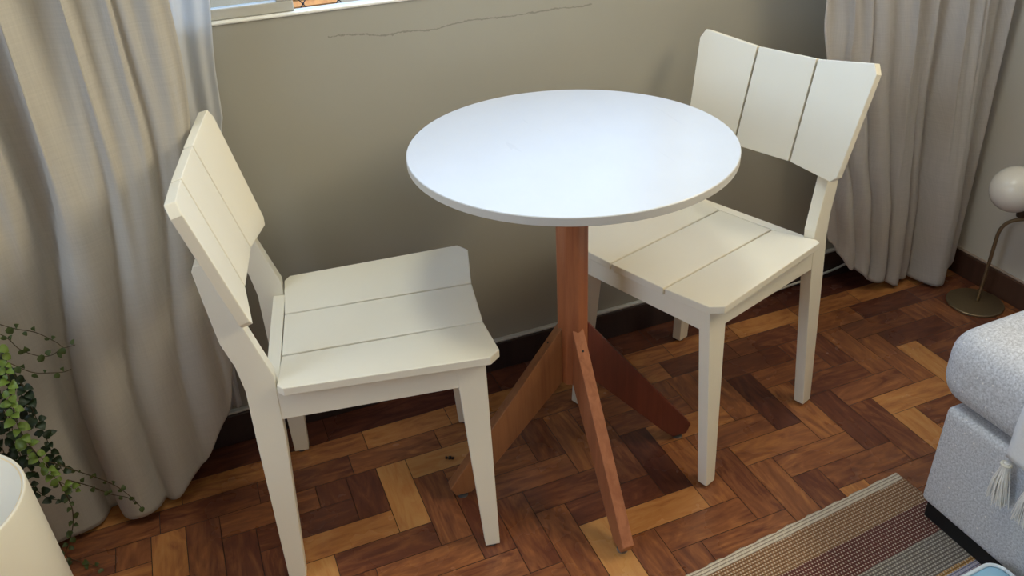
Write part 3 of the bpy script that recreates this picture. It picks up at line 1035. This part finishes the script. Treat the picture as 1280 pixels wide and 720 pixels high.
# outline in rug space: x to the left is negative, y towards the room is negative
def edge(u): return 0.0015 * math.sin(u * 37) + 0.001 * math.sin(u * 91 + 1)
top = []
N1 = 120
loop = [(0.0 + edge(k * 0.03), -1.55 * k / 40) for k in range(41)]
loop += [(-1.25 * k / N1, -1.55) for k in range(1, N1 + 1)]
loop += [(-1.25, -1.55 + 1.55 * k / 10) for k in range(1, 11)]
loop += [(-1.25 + 1.25 * k / N1, edge(k * 0.03) ) for k in range(1, N1)]
hull8(bm, [(x, y, 0.0005) for x, y in loop], [(x, y, RT) for x, y in loop])
rg = obj('rug', bm, M['rug'], bevel=.003)
rg.location = (1.157, 0.889, 0); rg.rotation_euler = (0, 0, R(4.8))
tag(rg, 'flat woven striped rug in tan, maroon and grey beside the sofa', 'rug')

# ------------------------------------------------------------------ drum stool
ds = thing('drum_stool', 'smooth off-white drum stool in the lower left corner under the ivy', 'stool', (-0.484, 1.09, 0))
bm = bmesh.new()
lathe(bm, [(0, 0), (.126, 0), (.1286, .004), (.1286, .4165), (.1278, .4188), (.1262, .4198), (.1245, .4190), (.1238, .4172), (0, .402)], 96)
obj('body', bm, M['drum'], ds, smooth=True)
bm = bmesh.new()
lathe(bm, [(0, .4032), (.06, .4060), (.10, .4115), (.118, .4158), (.1238, .4176)], 96)
obj('seat', bm, M['drumtop'], ds, smooth=True)

# ------------------------------------------------------------------ trailing ivy
px, py = -0.575, 1.30
iv = thing('trailing_ivy', 'trailing ivy in a tall pot, its leafy vines hanging before the left curtain', 'plant', (px, py, 0))
bm = bmesh.new()
lathe(bm, [(0, 0), (.066, 0), (.070, .004), (.080, .585), (.086, .588), (.086, .606), (.078, .606), (.076, .586), (0, .58)], 40)
obj('pot', bm, M['pot'], iv, bevel=.001)
bm = bmesh.new(); lathe(bm, [(0, .582), (.0755, .582), (.06, .588), (0, .592)], 30); obj('soil', bm, M['soil'], iv)
VINES = [
    ('v', [(-0.422, 1.300, 0.612), (-0.386, 1.300, 0.593), (-0.359, 1.300, 0.574), (-0.344, 1.310, 0.555), (-0.322, 1.320, 0.535), (-0.303, 1.330, 0.504), (-0.295, 1.330, 0.491), (-0.280, 1.340, 0.485)]),
    ('v', [(-0.425, 1.300, 0.602), (-0.390, 1.300, 0.580), (-0.363, 1.310, 0.547), (-0.350, 1.310, 0.517), (-0.330, 1.320, 0.491), (-0.316, 1.330, 0.482), (-0.304, 1.340, 0.483)]),
    ('v', [(-0.430, 1.300, 0.589), (-0.397, 1.290, 0.540), (-0.368, 1.290, 0.511), (-0.345, 1.300, 0.477), (-0.321, 1.310, 0.461), (-0.306, 1.320, 0.451), (-0.297, 1.330, 0.447)]),
    ('b', [(-0.425, 1.300, 0.602), (-0.378, 1.280, 0.578), (-0.366, 1.270, 0.526), (-0.377, 1.270, 0.461), (-0.389, 1.280, 0.400), (-0.388, 1.290, 0.343), (-0.380, 1.300, 0.292), (-0.378, 1.310, 0.244), (-0.357, 1.320, 0.202)]),
    ('d', [(-0.430, 1.300, 0.589), (-0.391, 1.310, 0.533), (-0.371, 1.320, 0.444), (-0.372, 1.320, 0.388), (-0.373, 1.330, 0.322), (-0.377, 1.340, 0.271), (-0.372, 1.340, 0.234)]),
    ('t', [(-0.384, 1.310, 0.294), (-0.343, 1.320, 0.240), (-0.305, 1.330, 0.186), (-0.285, 1.340, 0.133), (-0.275, 1.340, 0.099)]),
    ('t', [(-0.363, 1.310, 0.238), (-0.342, 1.330, 0.197), (-0.314, 1.340, 0.154), (-0.292, 1.345, 0.131), (-0.282, 1.350, 0.105)]),
    ('h', [(-0.377, 1.310, 0.247), (-0.377, 1.320, 0.179), (-0.387, 1.330, 0.129), (-0.406, 1.340, 0.081), (-0.428, 1.350, 0.037), (-0.425, 1.36, 0.008), (-0.398, 1.34, 0.006), (-0.369, 1.312, 0.006)]),
    ('d', [(-0.435, 1.300, 0.575), (-0.422, 1.310, 0.472), (-0.408, 1.320, 0.402), (-0.417, 1.330, 0.339), (-0.420, 1.330, 0.285), (-0.411, 1.340, 0.241)]),
    ('d', [(-0.439, 1.300, 0.562), (-0.447, 1.310, 0.448), (-0.438, 1.330, 0.361), (-0.443, 1.340, 0.292), (-0.418, 1.345, 0.190), (-0.386, 1.345, 0.166)]),
    ('d', [(-0.428, 1.300, 0.595), (-0.394, 1.330, 0.513), (-0.388, 1.340, 0.456), (-0.386, 1.350, 0.397), (-0.387, 1.350, 0.335)]),
    ('d', [(-0.425, 1.300, 0.573), (-0.403, 1.310, 0.513), (-0.401, 1.310, 0.449), (-0.416, 1.320, 0.378), (-0.416, 1.330, 0.317), (-0.407, 1.340, 0.268)]),
]
rl = random.Random(21)
def leaf(bm, base, d, side, L, wd):
    d = d.normalized()
    s = d.cross(side); s = s.normalized() if s.length > 1e-4 else Vector((1, 0, 0))
    n = s.cross(d).normalized()
    spine = [base + d * (L * t) + n * (L * (0.18 * math.sin(PI * t) - 0.12 * t)) for t in (0, .12, .4, .75, 1)]
    ws = [0, .42, .5, .30, 0]
    Lf, Rt = [], []
    for q, w in zip(spine, ws):
        Lf.append(bm.verts.new(q + s * wd * w + n * wd * w * .22) if w else None)
        Rt.append(bm.verts.new(q - s * wd * w + n * wd * w * .22) if w else None)
    mid = [bm.verts.new(q) for q in spine]
    for A in (Lf, Rt):
        for i in range(4):
            vs = [mid[i], mid[i + 1]]
            if A[i + 1]: vs.append(A[i + 1])
            if A[i]: vs.append(A[i])
            if len(vs) > 2: bm.faces.new(vs)
off = Vector((px, py, 0))
for kind, pts in VINES:
    P = [Vector(q) for q in pts]
    if kind not in 'th':
        P = [Vector((px + .04, py, .59)), Vector((px + .085, py + .001, .622))] + P
    path = catmull(P, 6)
    bm = bmesh.new()
    tube(bm, [q - off for q in path], .0012 if kind != 'v' else .0011, 6, .0006)
    vo = obj('vine', bm, M['stem'], iv, smooth=True)
    bm = bmesh.new()
    step = {'v': .016, 'b': .0075, 'd': .0085, 't': .017, 'h': .017}[kind]
    size = {'v': .0125, 'b': .0155, 'd': .0155, 't': .0105, 'h': .013}[kind]
    acc = 0
    sd = 1
    for a, b in zip(path[:-1], path[1:]):
        acc += (b - a).length
        while acc > step:
            acc -= step
            t = (b - a).normalized()
            sd = -sd
            out = Vector((rl.uniform(-.4, .4) + sd * .55, rl.uniform(-1.0, .15), rl.uniform(-.35, .5)))
            if kind in 'vt':
                out = Vector((rl.uniform(-.2, .2), rl.uniform(-.5, .2), sd * rl.uniform(.5, 1.0)))
            dr = (out + t * .35).normalized()
            L = size * rl.uniform(.65, 1.25)
            base = a.lerp(b, rl.random()) + dr * .002
            leaf(bm, base - off, dr, Vector((rl.uniform(-.4, .4), -.7, .9)), L, L * rl.uniform(.75, .95))
    mat = {'v': M['leaf_mid'], 'b': M['leaf_lit'], 'd': M['leaf_shaded'], 't': M['leaf_mid'], 'h': M['leaf_mid']}[kind]
    lo = obj('leaves', bm, mat, vo, smooth=True)

# ------------------------------------------------------------------ light
SKY, RIGHT, LEFT, LAMP_FILL = 3.5, 43.0, 9.0, 8.8
w = bpy.data.worlds.new('World'); bpy.context.scene.world = w
w.use_nodes = True
nt = w.node_tree
bg = nt.nodes['Background']
tc = nt.nodes.new('ShaderNodeTexCoord')
sp = nt.nodes.new('ShaderNodeSeparateXYZ'); nt.links.new(tc.outputs['Generated'], sp.inputs[0])
rmp = nt.nodes.new('ShaderNodeValToRGB')
rmp.color_ramp.elements[0].position = 0.0; rmp.color_ramp.elements[0].color = (0.70, 0.97, 1.34, 1)
rmp.color_ramp.elements[1].position = 0.8; rmp.color_ramp.elements[1].color = (0.50, 0.80, 1.34, 1)
nt.links.new(sp.outputs[2], rmp.inputs[0]); nt.links.new(rmp.outputs[0], bg.inputs['Color'])
bg.inputs['Strength'].default_value = SKY

pl = bpy.data.lights.new('window_portal', 'AREA')
pl.shape = 'RECTANGLE'; pl.size = WX1 - WX0; pl.size_y = HEAD - SILL
pl.cycles.is_portal = True
po = bpy.data.objects.new('window_portal', pl); C.objects.link(po)
po.location = ((WX0 + WX1) / 2, WY + TH + 0.02, (SILL + HEAD) / 2)
po.rotation_euler = (R(-90), 0, 0)

sun = bpy.data.lights.new('sun', 'SUN'); sun.energy = 3.4; sun.color = (1.0, 0.9, 0.74); sun.angle = R(0.6)
so = bpy.data.objects.new('sun', sun); C.objects.link(so)
so.rotation_euler = (R(48), 0, R(-18))      # shines towards +y, onto the facade opposite

# fill light through the two unseen windows added to brighten the room
def add_fill_light(name, loc, rot, sx, sy, e, col):
    for portal in (True, False):
        l = bpy.data.lights.new(name, 'AREA'); l.shape = 'RECTANGLE'; l.size = sx; l.size_y = sy
        l.cycles.is_portal = portal; l.energy = e; l.color = col
        o = bpy.data.objects.new(name + ('_portal' if portal else ''), l); C.objects.link(o)
        o.location = loc; o.rotation_euler = rot
add_fill_light('right_fill_light', (RX + TH + 0.005, (RW[0] + RW[1]) / 2, (RW[2] + RW[3]) / 2), (R(90), 0, R(90)), RW[1] - RW[0], RW[3] - RW[2], RIGHT, (1.0, 0.81, 0.43))
add_fill_light('left_fill_light', (LX - TH - 0.005, (LW[0] + LW[1]) / 2, (LW[2] + LW[3]) / 2), (R(90), 0, R(-90)), LW[1] - LW[0], LW[3] - LW[2], LEFT, (1.0, 0.98, 0.84))

# unseen ceiling lamp added to brighten the seats from above
cl_ = thing('added_ceiling_lamp', 'unseen flat round ceiling lamp added to brighten the seats', 'lamp', (0.30, 0.90, CZ))
bm = bmesh.new(); lathe(bm, [(0, 0), (.23, 0), (.23, -.03), (.215, -.035), (0, -.035)], 48); obj('housing', bm, M['frame'], cl_)
N = Nodes('fill_lamp_diffuser'); N.base((0.9, 0.88, 0.84)); N.set(Roughness=0.5)
N.b.inputs['Emission Color'].default_value = (1.0, 0.95, 0.88, 1); N.b.inputs['Emission Strength'].default_value = 3.0
bm = bmesh.new(); lathe(bm, [(.213, -.036), (.20, -.055), (.10, -.068), (0, -.072)], 48); obj('diffuser', bm, N.m, cl_, smooth=True)
la = bpy.data.lights.new('ceiling_fill_light', 'AREA'); la.shape = 'DISK'; la.size = 0.42; la.energy = LAMP_FILL; la.color = (0.96, 1.0, 0.84)
lo = bpy.data.objects.new('ceiling_fill_light', la); C.objects.link(lo); lo.parent = cl_; lo.location = (0, 0, -.08)

# ------------------------------------------------------------------ camera
cam = bpy.data.cameras.new('camera'); co = bpy.data.objects.new('camera', cam); C.objects.link(co)
F_, CX_, CY_ = 1040.4125, 649.975, 356.4332
cam.sensor_width = 36; cam.lens = F_ / 1280 * 36
cam.shift_x = -(CX_ - 640) / 1280; cam.shift_y = (CY_ - 360) / 1280
cam.clip_start = 0.02
pt, yw, rl_ = R(-31.491), R(21.1654), R(-2.6117)
fw = Vector((math.sin(yw) * math.cos(pt), math.cos(yw) * math.cos(pt), math.sin(pt)))
rt = Vector((math.cos(yw), -math.sin(yw), 0)); up = rt.cross(fw)
r2 = rt * math.cos(rl_) + up * math.sin(rl_); u2 = -rt * math.sin(rl_) + up * math.cos(rl_)
mw = Matrix((r2, u2, -fw)).transposed().to_4x4(); mw.translation = Vector((0, 0, 1.2656))
co.matrix_world = mw
S = bpy.context.scene
S.camera = co
S.view_settings.view_transform = 'Standard'
S.view_settings.look = 'None'
S.view_settings.gamma = 1
S.view_settings.use_curve_mapping = False
S.view_settings.exposure = 0.0
